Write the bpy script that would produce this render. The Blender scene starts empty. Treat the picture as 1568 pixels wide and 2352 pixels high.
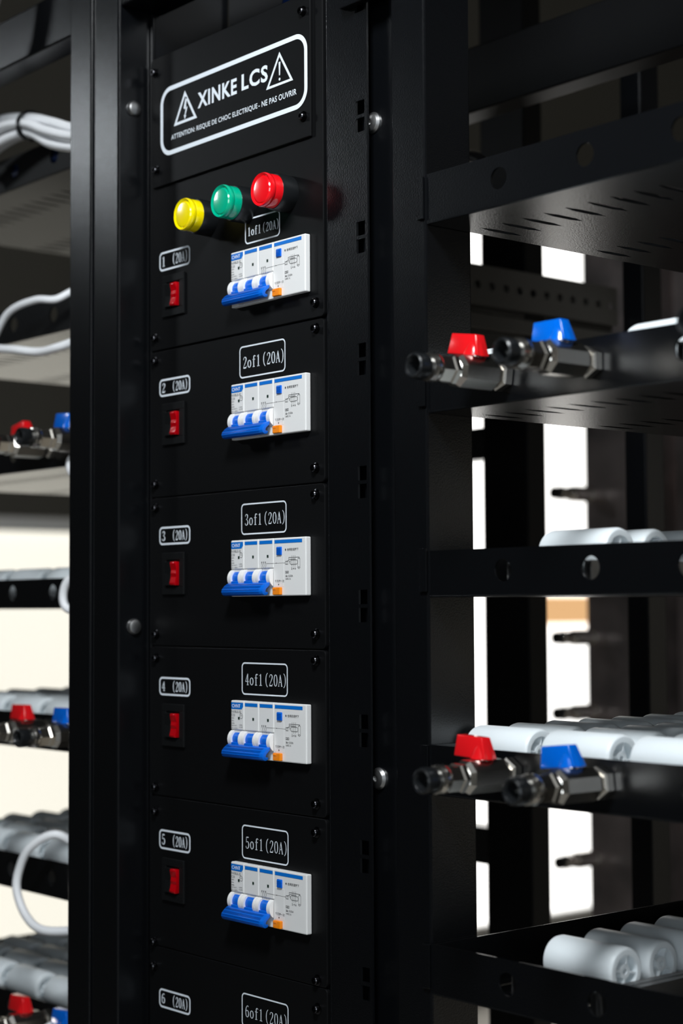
import bpy, bmesh, math, random
from mathutils import Vector, Matrix
random.seed(7)
PI = math.pi
scene = bpy.context.scene
C = scene.collection

# ------------------------------------------------------------------ camera
cam_d = bpy.data.cameras.new('camera')
cam = bpy.data.objects.new('camera', cam_d); C.objects.link(cam)
cr = Vector((0.64534304, 0.7638732, -0.00548643))
cu = Vector((0.04670717, -0.03228882, 0.99838663))
cb = Vector((0.76246364, -0.64455812, -0.05651572))
m = Matrix((cr, cu, cb)).transposed().to_4x4()
m.translation = Vector((1.15, -0.875, 1.30))
cam.matrix_world = m
cam_d.sensor_fit = 'VERTICAL'; cam_d.sensor_height = 36; cam_d.sensor_width = 24
cam_d.lens = 3966 / 2352 * 36
cam_d.clip_start = 0.05
cam_d.dof.use_dof = True
cam_d.dof.focus_distance = 1.37
cam_d.dof.aperture_fstop = 4.6
scene.camera = cam

# ------------------------------------------------------------------ world, exposure
scene.view_settings.view_transform = 'Standard'
scene.view_settings.look = 'None'
scene.view_settings.gamma = 1
scene.view_settings.use_curve_mapping = False
scene.view_settings.exposure = 0.0
w = bpy.data.worlds.new('room_ambience'); scene.world = w; w.use_nodes = True
w.node_tree.nodes['Background'].inputs[0].default_value = (0.42, 0.62, 1.0, 1)
w.node_tree.nodes['Background'].inputs[1].default_value = 0.018

def area(name, loc, target, size, power, col, sy=None):
    d = bpy.data.lights.new(name, 'AREA'); d.energy = power; d.color = col
    d.shape = 'RECTANGLE'; d.size = size; d.size_y = sy or size
    o = bpy.data.objects.new(name, d); C.objects.link(o); o.location = loc
    o.rotation_euler = (Vector(target) - Vector(loc)).to_track_quat('-Z', 'Y').to_euler()
    return o
area('ceiling_lamp', (0.70, -0.70, 2.25), (0.1, 0.0, 1.55), 0.25, 20.0, (0.93, 0.97, 1.0))
area('side_lamp', (-1.33, -0.75, 2.10), (-0.2, 0.0, 1.7), 0.12, 1.1, (0.88, 0.95, 1.0))
sd = bpy.data.lights.new('added_floor_spot', 'SPOT'); sd.energy = 260; sd.color = (1.0, 0.95, 0.86); sd.spot_size = math.radians(62); sd.spot_blend = 0.4; sd.shadow_soft_size = 0.15  # spot added to brighten the floor mirrored in the valves
so = bpy.data.objects.new('added_floor_spot', sd); C.objects.link(so); so.location = (1.3, 1.9, 3.4)

# ------------------------------------------------------------------ materials
def mat(name, col, rough=0.5, metal=0.0, spec=0.5, emit=None, es=0.0, bump=None, trans=0.0, coat=0.0, sss=0.0, var=None, ior=None):
    m = bpy.data.materials.new(name); m.use_nodes = True
    nt = m.node_tree; b = nt.nodes['Principled BSDF']
    b.inputs['Base Color'].default_value = (*col, 1)
    b.inputs['Roughness'].default_value = rough
    b.inputs['Metallic'].default_value = metal
    b.inputs['Specular IOR Level'].default_value = spec
    b.inputs['Transmission Weight'].default_value = trans
    b.inputs['Coat Weight'].default_value = coat
    if ior: b.inputs['IOR'].default_value = ior
    if sss:
        b.inputs['Subsurface Weight'].default_value = sss
        b.inputs['Subsurface Radius'].default_value = (1, 1, 1); b.inputs['Subsurface Scale'].default_value = 0.006
    if emit:
        b.inputs['Emission Color'].default_value = (*emit, 1); b.inputs['Emission Strength'].default_value = es
    tc = None
    if bump or var:
        tc = nt.nodes.new('ShaderNodeTexCoord')
    if bump:
        sc, st, dist = bump
        n = nt.nodes.new('ShaderNodeTexNoise'); n.inputs['Scale'].default_value = sc; n.inputs['Detail'].default_value = 2
        nt.links.new(tc.outputs['Object'], n.inputs['Vector'])
        bp = nt.nodes.new('ShaderNodeBump'); bp.inputs['Strength'].default_value = st; bp.inputs['Distance'].default_value = dist
        nt.links.new(n.outputs['Fac'], bp.inputs['Height']); nt.links.new(bp.outputs['Normal'], b.inputs['Normal'])
    if var:
        sc, c2, lo, hi = var
        n = nt.nodes.new('ShaderNodeTexNoise'); n.inputs['Scale'].default_value = sc; n.inputs['Detail'].default_value = 4
        nt.links.new(tc.outputs['Object'], n.inputs['Vector'])
        r = nt.nodes.new('ShaderNodeValToRGB'); r.color_ramp.elements[0].position = lo; r.color_ramp.elements[1].position = hi
        r.color_ramp.elements[0].color = (*col, 1); r.color_ramp.elements[1].color = (*c2, 1)
        nt.links.new(n.outputs['Fac'], r.inputs['Fac']); nt.links.new(r.outputs['Color'], b.inputs['Base Color'])
    return m
M = {}
M['powder'] = mat('black_powder_coat', (0.0022, 0.0026, 0.0033), 0.27, bump=(800, 0.20, 0.0006), spec=0.55)
M['panel'] = mat('black_panel_paint', (0.0026, 0.0028, 0.0032), 0.48, bump=(1400, 0.1, 0.0004), spec=0.2)
M['smooth'] = mat('black_smooth_metal', (0.0025, 0.003, 0.004), 0.34, bump=(500, 0.06, 0.0005), spec=0.35)
M['print'] = mat('white_print', (0.78, 0.84, 0.90), 0.55)
M['white'] = mat('white_plastic', (0.80, 0.80, 0.79), 0.38)
M['guard'] = mat('white_guard_plastic', (0.88, 0.87, 0.86), 0.35)
M['ink'] = mat('grey_ink', (0.07, 0.07, 0.07), 0.6)
M['blueink'] = mat('blue_ink', (0.0, 0.16, 0.62), 0.45)
M['bluehandle'] = mat('blue_handle_plastic', (0.0, 0.13, 0.66), 0.32)
M['orange'] = mat('orange_button_plastic', (0.95, 0.26, 0.0), 0.4)
M['hole'] = mat('dark_window', (0.01, 0.03, 0.02), 0.4)
M['screw'] = mat('black_oxide_steel', (0.05, 0.05, 0.055), 0.22, metal=1.0)
M['chrome'] = mat('polished_nickel', (0.70, 0.67, 0.62), 0.24, metal=1.0)
M['brushed'] = mat('satin_nickel', (0.55, 0.52, 0.47), 0.26, metal=1.0, bump=(300, 0.06, 0.0004))
M['zinc'] = mat('zinc_steel', (0.50, 0.50, 0.50), 0.35, metal=1.0, bump=(60, 0.15, 0.001))
M['blackplastic'] = mat('black_plastic', (0.008, 0.009, 0.010), 0.30)
M['bezel'] = mat('matt_black_plastic', (0.0045, 0.005, 0.0055), 0.5, spec=0.25)
M['redhandle'] = mat('red_enamel', (0.72, 0.008, 0.012), 0.22, coat=0.4)
M['valveblue'] = mat('blue_enamel', (0.0, 0.12, 0.62), 0.22, coat=0.4)
M['nylon'] = mat('milky_nylon', (0.84, 0.90, 0.93), 0.38, sss=0.35)
M['cable'] = mat('white_cable_sheath', (0.92, 0.93, 0.95), 0.42)
M['blackcable'] = mat('black_cable_sheath', (0.015, 0.015, 0.017), 0.4)
M['bluecable'] = mat('blue_cable_sheath', (0.005, 0.03, 0.14), 0.4)
M['lensY'] = mat('yellow_lens', (0.92, 0.74, 0.0), 0.18, coat=0.6)
M['lensG'] = mat('green_lens', (0.0, 0.40, 0.23), 0.18, coat=0.6)
M['lensR'] = mat('red_lens', (0.85, 0.006, 0.012), 0.18, coat=0.6)
M['rocker'] = mat('red_rocker_plastic', (0.42, 0.0, 0.004), 0.16, coat=0.5)
M['steelpanel'] = mat('steel_painted_reflections', (0.13, 0.115, 0.11), 0.38, metal=0.6, var=(7, (0.40, 0.33, 0.32), 0.42, 0.72))  # brown blotches are reflections painted into the column colour
M['galv'] = mat('dark_grey_steel', (0.055, 0.052, 0.048), 0.5, bump=(60, 0.1, 0.001))
M['wall'] = mat('cream_wall_paint', (0.085, 0.080, 0.067), 0.8, bump=(40, 0.1, 0.002))
M['floor'] = mat('grey_concrete', (0.52, 0.50, 0.46), 0.6, var=(3, (0.60, 0.57, 0.52), 0.3, 0.7))
M['ceiling'] = mat('ceiling_board', (0.06, 0.06, 0.06), 0.8, bump=(30, 0.1, 0.002))
M['paneA'] = mat('daylit_frosted_pane', (0.9, 0.9, 0.85), 0.5, emit=(1.0, 0.955, 0.83), es=0.88)
M['paneB'] = mat('daylit_bright_pane', (0.9, 0.9, 0.9), 0.5, emit=(1.0, 0.985, 0.95), es=2.0)
M['glowC'] = mat('added_reflection_glow', (0.5, 0.5, 0.45), 0.5, emit=(1.0, 0.93, 0.80), es=0.30)  # glow added out of view for side faces and valves to reflect
M['glowD'] = mat('added_edge_glow', (0.9, 0.9, 0.9), 0.5, emit=(0.85, 0.93, 1.0), es=7.0)  # glow added behind the camera to draw bright lines on bevelled edges
M['tan'] = mat('sunlit_tan_emission', (0.80, 0.50, 0.27), 0.6, emit=(0.80, 0.47, 0.22), es=0.95)  # sunlight on a tan board outside, put in as emission

# ------------------------------------------------------------------ mesh helpers
def NB(): return bmesh.new()
def bx(bm, x0, x1, y0, y1, z0, z1, bev=0.0, seg=2):
    t = bmesh.new()
    v = [t.verts.new((x, y, z)) for x in (x0, x1) for y in (y0, y1) for z in (z0, z1)]
    for f in ((0, 1, 3, 2), (4, 6, 7, 5), (0, 4, 5, 1), (2, 3, 7, 6), (0, 2, 6, 4), (1, 5, 7, 3)):
        t.faces.new([v[i] for i in f])
    if bev > 0:
        bmesh.ops.bevel(t, geom=list(t.edges), offset=bev, segments=seg, profile=0.5, affect='EDGES')
    bmesh.ops.recalc_face_normals(t, faces=t.faces)
    merge(bm, t)
def merge(bm, t, mtx=None):
    if mtx is not None: bmesh.ops.transform(t, matrix=mtx, verts=t.verts)
    me = bpy.data.meshes.new('tmp'); t.to_mesh(me); t.free()
    bm.from_mesh(me); bpy.data.meshes.remove(me)
def prism(bm, pts, a0, a1, axis='Y', bev=0.0):
    """pts 2-D outline; axis Y: (x,z); X: (y,z); Z: (x,y)."""
    def P(p, a):
        return {'Y': (p[0], a, p[1]), 'X': (a, p[0], p[1]), 'Z': (p[0], p[1], a)}[axis]
    t = bmesh.new()
    A = [t.verts.new(P(p, a0)) for p in pts]; B = [t.verts.new(P(p, a1)) for p in pts]
    n = len(pts)
    t.faces.new(A); t.faces.new(B[::-1])
    for i in range(n): t.faces.new((A[i], B[i], B[(i + 1) % n], A[(i + 1) % n]))
    if bev > 0:
        bmesh.ops.bevel(t, geom=list(t.edges), offset=bev, segments=2, profile=0.5, affect='EDGES')
    bmesh.ops.recalc_face_normals(t, faces=t.faces)
    merge(bm, t)
def lathe(bm, prof, centre=(0, 0, 0), axis='Y', n=32, rot=0.0, closed=False):
    """prof: list of (a, r) along axis; ends closed when r==0 or capped."""
    t = bmesh.new(); cx, cy, cz = centre; rings = []
    for a, r in prof:
        ring = []
        if r < 1e-7:
            p = {'Y': (cx, cy + a, cz), 'X': (cx + a, cy, cz), 'Z': (cx, cy, cz + a)}[axis]
            ring = [t.verts.new(p)]
        else:
            for i in range(n):
                th = 2 * PI * i / n + rot; c, s = r * math.cos(th), r * math.sin(th)
                p = {'Y': (cx + c, cy + a, cz + s), 'X': (cx + a, cy + c, cz + s), 'Z': (cx + c, cy + s, cz + a)}[axis]
                ring.append(t.verts.new(p))
        rings.append(ring)
    pairs = list(zip(rings, rings[1:]))
    if closed: pairs.append((rings[-1], rings[0]))
    for A, B in pairs:
        if len(A) == 1 and len(B) == 1: continue
        for i in range(n):
            j = (i + 1) % n
            if len(A) == 1: t.faces.new((A[0], B[i], B[j]))
            elif len(B) == 1: t.faces.new((A[i], B[0], A[j]))
            else: t.faces.new((A[i], B[i], B[j], A[j]))
    if not closed:
        if len(rings[0]) > 1: t.faces.new(rings[0])
        if len(rings[-1]) > 1: t.faces.new(rings[-1][::-1])
    bmesh.ops.recalc_face_normals(t, faces=t.faces)
    merge(bm, t)
def catmull(P, k=8):
    P = [Vector(p) for p in P]; Q = [2 * P[0] - P[1]] + P + [2 * P[-1] - P[-2]]; out = []
    for i in range(1, len(Q) - 2):
        a, b, c, d = Q[i - 1:i + 3]
        for j in range(k):
            t = j / k
            out.append(0.5 * ((2 * b) + (c - a) * t + (2 * a - 5 * b + 4 * c - d) * t * t + (3 * b - a - 3 * c + d) * t ** 3))
    out.append(P[-1]); return out
def tube(bm, pts, r, n=12, smooth=8):
    P = catmull(pts, smooth) if smooth else [Vector(p) for p in pts]
    t = bmesh.new(); rings = []; up = Vector((0, 0, 1))
    for i, p in enumerate(P):
        d = (P[min(i + 1, len(P) - 1)] - P[max(i - 1, 0)]).normalized()
        if abs(d.dot(up)) > 0.95: up = Vector((1, 0, 0))
        s = d.cross(up).normalized(); up = s.cross(d).normalized()
        rings.append([t.verts.new(p + r * (math.cos(2 * PI * k / n) * s + math.sin(2 * PI * k / n) * up)) for k in range(n)])
    for A, B in zip(rings, rings[1:]):
        for i in range(n): t.faces.new((A[i], B[i], B[(i + 1) % n], A[(i + 1) % n]))
    t.faces.new(rings[0]); t.faces.new(rings[-1][::-1])
    bmesh.ops.recalc_face_normals(t, faces=t.faces)
    merge(bm, t)
def holed_cell(bm, T, u0, u1, v0, v1, cu_, cv_, hu, hv, ex, th, N=32):
    """one rectangular cell of sheet with a hole; T(u,v,t)->3-D, t in 0..th"""
    angs = [2 * PI * i / N for i in range(N)]
    for cx_, cy_ in ((u0, v0), (u1, v0), (u1, v1), (u0, v1)): angs.append(math.atan2(cy_ - cv_, cx_ - cu_) % (2 * PI))
    angs = sorted(set(round(a, 6) for a in angs)); I0 = []; I1 = []; O0 = []; O1 = []
    t = bmesh.new()
    for a in angs:
        c, s = math.cos(a), math.sin(a)
        r = 1.0 / ((abs(c) / hu) ** ex + (abs(s) / hv) ** ex) ** (1 / ex)
        k = min([((u1 - cu_) / c) if c > 1e-9 else 9, ((u0 - cu_) / c) if c < -1e-9 else 9,
                 ((v1 - cv_) / s) if s > 1e-9 else 9, ((v0 - cv_) / s) if s < -1e-9 else 9])
        I0.append(t.verts.new(T(cu_ + r * c, cv_ + r * s, 0))); I1.append(t.verts.new(T(cu_ + r * c, cv_ + r * s, th)))
        O0.append(t.verts.new(T(cu_ + k * c, cv_ + k * s, 0))); O1.append(t.verts.new(T(cu_ + k * c, cv_ + k * s, th)))
    n = len(angs)
    for i in range(n):
        j = (i + 1) % n
        t.faces.new((I0[i], O0[i], O0[j], I0[j])); t.faces.new((I1[i], I1[j], O1[j], O1[i]))
        t.faces.new((I0[i], I0[j], I1[j], I1[i]))
    bmesh.ops.recalc_face_normals(t, faces=t.faces)
    merge(bm, t)
def quadbox(bm, T, u0, u1, v0, v1, th):
    t = bmesh.new()
    a = [t.verts.new(T(u, v, 0)) for u, v in ((u0, v0), (u1, v0), (u1, v1), (u0, v1))]
    b = [t.verts.new(T(u, v, th)) for u, v in ((u0, v0), (u1, v0), (u1, v1), (u0, v1))]
    t.faces.new(a); t.faces.new(b[::-1])
    for i in range(4): t.faces.new((a[i], b[i], b[(i + 1) % 4], a[(i + 1) % 4]))
    bmesh.ops.recalc_face_normals(t, faces=t.faces)
    merge(bm, t)
def flat(bm, pts, y):
    t = bmesh.new(); t.faces.new([t.verts.new((p[0], y, p[1])) for p in pts])
    for f in t.faces:
        if f.normal.y > 0: f.normal_flip()
    merge(bm, t)
def fbox(bm, x0, x1, z0, z1, y): flat(bm, [(x0, z0), (x1, z0), (x1, z1), (x0, z1)], y)
def rring(bm, x0, x1, z0, z1, r, w, y, n=8):
    """flat rounded-rectangle outline of width w"""
    def path(x0, x1, z0, z1, r):
        o = []
        for cx, cz, a0 in ((x1 - r, z1 - r, 0), (x0 + r, z1 - r, 90), (x0 + r, z0 + r, 180), (x1 - r, z0 + r, 270)):
            for i in range(n + 1):
                a = math.radians(a0 + 90 * i / n); o.append((cx + r * math.cos(a), cz + r * math.sin(a)))
        return o
    A = path(x0, x1, z0, z1, r); B = path(x0 + w, x1 - w, z0 + w, z1 - w, max(r - w, 0.0003))
    for i in range(len(A)):
        j = (i + 1) % len(A); flat(bm, [A[i], A[j], B[j], B[i]], y)
def stroke(bm, pts, wd, y, smooth=0):
    """flat pen stroke in the XZ plane; wd a width or a list of widths"""
    n0 = len(pts); W = wd if isinstance(wd, (list, tuple)) else [wd] * n0
    if smooth:
        P = catmull([(p[0], p[1], w_) for p, w_ in zip(pts, W)], smooth)
        pts = [(p[0], p[1]) for p in P]; W = [p[2] for p in P]
    L = []; R = []
    for i in range(len(pts)):
        a = pts[max(i - 1, 0)]; b = pts[min(i + 1, len(pts) - 1)]
        dx, dz = b[0] - a[0], b[1] - a[1]; l = math.hypot(dx, dz) or 1; nx, nz = -dz / l, dx / l; h = W[i] / 2
        L.append((pts[i][0] + nx * h, pts[i][1] + nz * h)); R.append((pts[i][0] - nx * h, pts[i][1] - nz * h))
    for i in range(len(pts) - 1): flat(bm, [L[i], L[i + 1], R[i + 1], R[i]], y)

# thin serif lettering (cell 0.6 wide, 1 high)
TK, TN = 0.095, 0.045
G = {
 '1': [([(.30, .02), (.30, .98)], TK, 0), ([(.14, .84), (.22, .88), (.30, .98)], TN, 4), ([(.14, .02), (.46, .02)], TN, 0)],
 '2': [([(.12, .74), (.17, .90), (.30, .97), (.43, .90), (.46, .74), (.36, .50), (.20, .25), (.11, .05)], [TN, TN, TN, TK * .9, TK, TN * 1.4, TN, TN], 6), ([(.10, .04), (.46, .04)], TK * .9, 0), ([(.46, .04), (.49, .20)], TN, 0)],
 '3': [([(.13, .78), (.18, .92), (.29, .97), (.41, .90), (.44, .76), (.38, .60), (.24, .53)], [TN, TN, TN, TK * .9, TK, TN, TN], 6), ([(.24, .53), (.40, .45), (.47, .28), (.42, .10), (.28, .02), (.15, .07), (.11, .20)], [TN, TN, TK, TK, TN, TN, TK * .7], 6)],
 '4': [([(.37, .02), (.37, .97)], TK, 0), ([(.37, .97), (.08, .30)], TN, 0), ([(.08, .30), (.52, .30)], TN, 0), ([(.26, .02), (.48, .02)], TN, 0)],
 '5': [([(.16, .95), (.45, .95)], TK * .8, 0), ([(.16, .97), (.15, .52)], TN, 0), ([(.15, .52), (.30, .60), (.43, .50), (.47, .31), (.41, .10), (.27, .02), (.14, .08), (.11, .20)], [TN, TN, TK * .8, TK, TK * .9, TN, TN, TK * .7], 6)],
 '6': [([(.44, .86), (.36, .96), (.24, .90), (.14, .68), (.11, .40), (.15, .12), (.29, .02), (.42, .10), (.47, .30), (.42, .50), (.29, .57), (.16, .47), (.12, .34)], [TK * .6, TN, TN, TK * .9, TK, TK * .8, TN, TK * .8, TK, TK * .8, TN, TN, TN], 6)],
 '0': [([(.30, .98), (.17, .86), (.11, .50), (.17, .14), (.30, .02), (.43, .14), (.49, .50), (.43, .86), (.30, .98)], [TN, TK * .8, TK, TK * .8, TN, TK * .8, TK, TK * .8, TN], 6)],
 'o': [([(.30, .64), (.16, .54), (.11, .33), (.16, .12), (.30, .02), (.44, .12), (.49, .33), (.44, .54), (.30, .64)], [TN, TK * .8, TK, TK * .8, TN, TK * .8, TK, TK * .8, TN], 6)],
 'f': [([(.28, .02), (.28, .78), (.34, .93), (.44, .95), (.51, .88)], [TK, TK, TK * .8, TN, TK * .7], 5), ([(.13, .64), (.46, .64)], TN, 0), ([(.15, .02), (.42, .02)], TN, 0)],
 '(': [([(.46, 1.10), (.30, .88), (.24, .50), (.30, .12), (.46, -.10)], [TN, TK * .7, TK * .9, TK * .7, TN], 6)],
 ')': [([(.14, 1.10), (.30, .88), (.36, .50), (.30, .12), (.14, -.10)], [TN, TK * .7, TK * .9, TK * .7, TN], 6)],
 'A': [([(.10, .02), (.29, .98)], TN, 0), ([(.29, .98), (.49, .02)], TK, 0), ([(.17, .36), (.42, .36)], TN, 0), ([(.03, .02), (.18, .02)], TN, 0), ([(.40, .02), (.57, .02)], TN, 0)],
 ' ': []}
def serif(bm, s, x, z, h, cw, y, fat=1.0):
    """cw: advance per character; cell scaled so 0.6 -> cw"""
    kx = cw / 0.6; kk = (kx + h) / 2
    for ch in s:
        for pts, wd, sm in G[ch]:
            W = [q * kk * fat for q in wd] if isinstance(wd, list) else wd * kk * fat
            stroke(bm, [(x + p[0] * kx, z + p[1] * h) for p in pts], W, y, sm)
        x += cw
def sans(bm, s, x, z, h, width, y, bold=0.0):
    """sans lettering from the built-in font, flattened to mesh; h = capital height"""
    cu_ = bpy.data.curves.new('t', 'FONT'); cu_.body = s; cu_.size = 1; cu_.offset = bold; cu_.resolution_u = 3; cu_.space_character = 1.0 + bold * 4
    o = bpy.data.objects.new('t', cu_); C.objects.link(o)
    dg = bpy.context.evaluated_depsgraph_get(); me = bpy.data.meshes.new_from_object(o.evaluated_get(dg))
    xs = [v.co.x for v in me.vertices]; ys = [v.co.y for v in me.vertices]
    if xs:
        x0, x1, y0, y1 = min(xs), max(xs), min(ys), max(ys); t = bmesh.new(); t.from_mesh(me)
        for v in t.verts:
            v.co = Vector((x + (v.co.x - x0) / (x1 - x0) * width, y, z + (v.co.y - y0) / (y1 - y0) * h))
        t.normal_update()
        for f in t.faces:
            if f.normal.y > 0: f.normal_flip()
        merge(bm, t)
    bpy.data.objects.remove(o); bpy.data.curves.remove(cu_); bpy.data.meshes.remove(me)

FLATM = {'black_powder_coat', 'black_smooth_metal', 'black_panel_paint', 'white_plastic', 'matt_black_plastic', 'steel_painted_reflections', 'dark_grey_steel', 'orange_button_plastic'}
# ------------------------------------------------------------------ object helpers
def obj(name, bm, material, parent=None, smooth=True, loc=None):
    me = bpy.data.meshes.new(name); bm.to_mesh(me); bm.free()
    me.materials.append(material)
    o = bpy.data.objects.new(name, me); C.objects.link(o)
    if smooth:
        me.polygons.foreach_set('use_smooth', [True] * len(me.polygons))
        try: me.set_sharp_from_angle(angle=math.radians(18.4 if material.name in FLATM else 32))
        except Exception: pass
    if parent: o.parent = parent
    if loc: o.location = loc
    return o
def tag(o, label=None, cat=None, group=None, kind=None):
    if label: o['label'] = label
    if cat: o['category'] = cat
    if group: o['group'] = group
    if kind: o['kind'] = kind
    return o
def thing(name, loc, label, cat, group=None):
    o = bpy.data.objects.new(name, None); C.objects.link(o); o.location = loc; o.empty_display_size = 0.02
    return tag(o, label, cat, group)
def copy_tree(o, parent=None):
    kids = [c for c in C.objects if c.parent == o]
    c = o.copy(); C.objects.link(c); c.parent = parent
    for k in kids: copy_tree(k, c)
    return c

# ================================================================== THE SETTING
def struct(name, bm, m_, parent=None):
    o = obj(name, bm, m_, parent, smooth=False)
    if not parent: o['kind'] = 'structure'
    return o
b = NB(); bx(b, -3.0, 4.0, -3.0, 7.0, -0.05, 0.0); struct('floor', b, M['floor'])
b = NB(); bx(b, -3.0, 4.0, -3.0, 7.0, 3.6, 3.65); struct('ceiling', b, M['ceiling'])
# left wall with two window openings
W1 = (0.75, 2.45, 0.25, 1.56); W2 = (2.85, 4.75, 0.20, 2.85)
b = NB()
bx(b, -3.1, -3.0, -3.0, W1[0], 0, 3.6); bx(b, -3.1, -3.0, W1[1], W2[0], 0, 3.6); bx(b, -3.1, -3.0, W2[1], 7.0, 0, 3.6)
for W_ in (W1, W2):
    bx(b, -3.1, -3.0, W_[0], W_[1], 0, W_[2]); bx(b, -3.1, -3.0, W_[0], W_[1], W_[3], 3.6)
struct('wall_left', b, M['wall'])
b = NB(); bx(b, -3.0, 4.0, 7.0, 7.1, 0, 3.6); struct('wall_back', b, M['wall'])
W3 = (1.8, 5.6, .30, 2.4); b = NB()
bx(b, 4.0, 4.1, -3, W3[0], 0, 3.6); bx(b, 4.0, 4.1, W3[1], 7, 0, 3.6); bx(b, 4.0, 4.1, W3[0], W3[1], 0, W3[2]); bx(b, 4.0, 4.1, W3[0], W3[1], W3[3], 3.6)
struct('wall_right', b, M['wall'])
b = NB(); bx(b, -3.1, 2.3, -3.1, -3.0, 0, 3.6); bx(b, 3.9, 4.1, -3.1, -3.0, 0, 3.6); bx(b, 2.3, 3.9, -3.1, -3.0, 0, .7); bx(b, 2.3, 3.9, -3.1, -3.0, 2.3, 3.6); struct('wall_front', b, M['wall'])
for k, (W_, pm, X_) in enumerate(((W1, 'paneA', 0), (W2, 'paneB', 0), (W3, 'glowC', 7.07))):  # the third, in the right wall, is added unseen for reflections
    y0, y1, z0, z1 = W_
    b = NB(); f = 0.04
    bx(b, -3.06 + X_, -3.02 + X_, y0, y1, z0, z0 + f); bx(b, -3.06 + X_, -3.02 + X_, y0, y1, z1 - f, z1)
    bx(b, -3.06 + X_, -3.02 + X_, y0, y0 + f, z0 + f, z1 - f); bx(b, -3.06 + X_, -3.02 + X_, y1 - f, y1, z0 + f, z1 - f)
    wo = obj('window_%d' % (k + 1), b, M['white'], smooth=False); wo['kind'] = 'structure'  # window_3 and its pane are added, out of view
    b = NB(); bx(b, -3.052 + X_, -3.046 + X_, y0 + f, y1 - f, z0 + f, z1 - f); obj('pane', b, M[pm], wo, smooth=False)
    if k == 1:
        b = NB(); bx(b, -3.045, -3.02, 3.40, y1 - f, 1.245, 1.345, 0.004); obj('glowing_tan_board', b, M['tan'], wo, smooth=False)

b = NB()
for q in ((2.3, 2.34, .7, 2.3), (3.86, 3.9, .7, 2.3), (2.34, 3.86, .7, .74), (2.34, 3.86, 2.26, 2.3)): bx(b, q[0], q[1], -3.06, -3.02, q[2], q[3])
wo = obj('window_4', b, M['white'], smooth=False); wo['kind'] = 'structure'  # window added out of view behind the camera to light bevelled edges
b = NB(); bx(b, 2.34, 3.86, -3.045, -3.04, .74, 2.26); obj('pane', b, M['glowD'], wo, smooth=False)  # glowing pane of the added window
# ================================================================== COLUMN FRAME
ZB, ZT = 0.0, 2.30
fr = thing('equipment_frame', (0, 0, 0), 'black powder coated steel frame standing around the column of control panels', 'frame')
def post(x0, x1, y0, y1, z0=ZB, z1=ZT, bev=0.0022, name='upright', par=None, m_='powder'):
    b = NB(); bx(b, x0, x1, y0, y1, z0, z1, bev, 2); return obj(name, b, M[m_], par)
post(-.194, -.1525, -.035, .000, par=fr)
b = NB(); bx(b, -.156, -.1525, 0, .088, ZB, 2.28, .0006); obj('side_plate', b, M['smooth'], fr)
post(.128, .1735, .012, .060, par=fr)
post(-.2295, -.1605, .500, .530, par=fr, m_='panel')
b = NB(); bx(b, -.1522, .128, -.033, .012, 1.848, 1.895, .002); obj('top_beam', b, M['powder'], fr)
b = NB(); bx(b, -.1522, -.1478, -.0012, .0012, ZB + .3, 1.846, 0.0005); obj('mounting_flange', b, M['powder'], fr)
# right mounting flange with pairs of square holes
b = NB(); y0, y1 = -.0022, -.0002
HX0, HX1 = .1375, .1478
prs = [1.686 - 0.0958 * k for k in range(9)] + [1.686 + 0.0958]
zs = sorted(prs)
FB, FT = 0.30, 1.876
bx(b, .1012, HX0, y0, y1, FB, FT); bx(b, HX1, .1508, y0, y1, FB, FT)
prev = FB
for zc in zs:
    bx(b, HX0, HX1, y0, y1, prev, zc - .0125); bx(b, HX0, HX1, y0, y1, zc - .0014, zc + .0014); prev = zc + .0125
bx(b, HX0, HX1, y0, y1, prev, FT)
lathe(b, [(FB, .0012), (FT, .0012)], (.1016, -.0012, 0), 'Z', 10)
bx(b, .1012, .1024, -.0002, .0115, FB, FT)
obj('mounting_flange', b, M['powder'], fr)
b = NB(); bx(b, -.1475, .1200, .085, .087, ZB + .3, 2.28, .0005); bx(b, .1200, .1220, .004, .087, ZB + .3, 2.28, .0005); bx(b, -.1460, .0990, .0003, .0013, ZB + .5, 1.79, 0); bx(b, -.1475, .1200, .004, .085, ZB + .3, ZB + .302, 0)
obj('light_block_sheets', b, M['smooth'], fr)  # sheets added behind the panels to stop light through seams and holes
b = NB(); bx(b, .1275, .1760, -.0105, -.0026, 1.7735, 1.90, .0008); obj('corner_bracket', b, M['powder'], fr)
# dome bolts
def dome(x, y, z, par):
    b = NB(); lathe(b, [(0.0, .0085), (-.0012, .0085), (-.0035, .0070), (-.0048, .0042), (-.0048, .0024), (-.0030, .0024), (-.0030, 0)], (x, y, z), 'Y', 24)
    return obj('dome_bolt', b, M['zinc'], par)
for x, y, z in ((.1425, .012, 1.683), (.1445, .012, 1.170)): dome(x, y, z, fr)
for y, z in ((-.0190, 1.7560), (-.0180, 1.2860)):
    b = NB(); lathe(b, [(0.0, .0072), (.0012, .0072), (.0035, .0060), (.0048, .0036), (.0048, 0)], (-.1526, y, z), 'X', 24); obj('dome_bolt', b, M['zinc'], fr)
b = NB(); bx(b, -.70, -.2295, .505, .535, 1.470, 1.505, .001); obj('rear_crossbeam', b, M['powder'], fr)
b = NB(); bx(b, -.70, -.2295, .505, .535, 1.015, 1.055, .001); obj('rear_crossbeam', b, M['powder'], fr)
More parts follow.
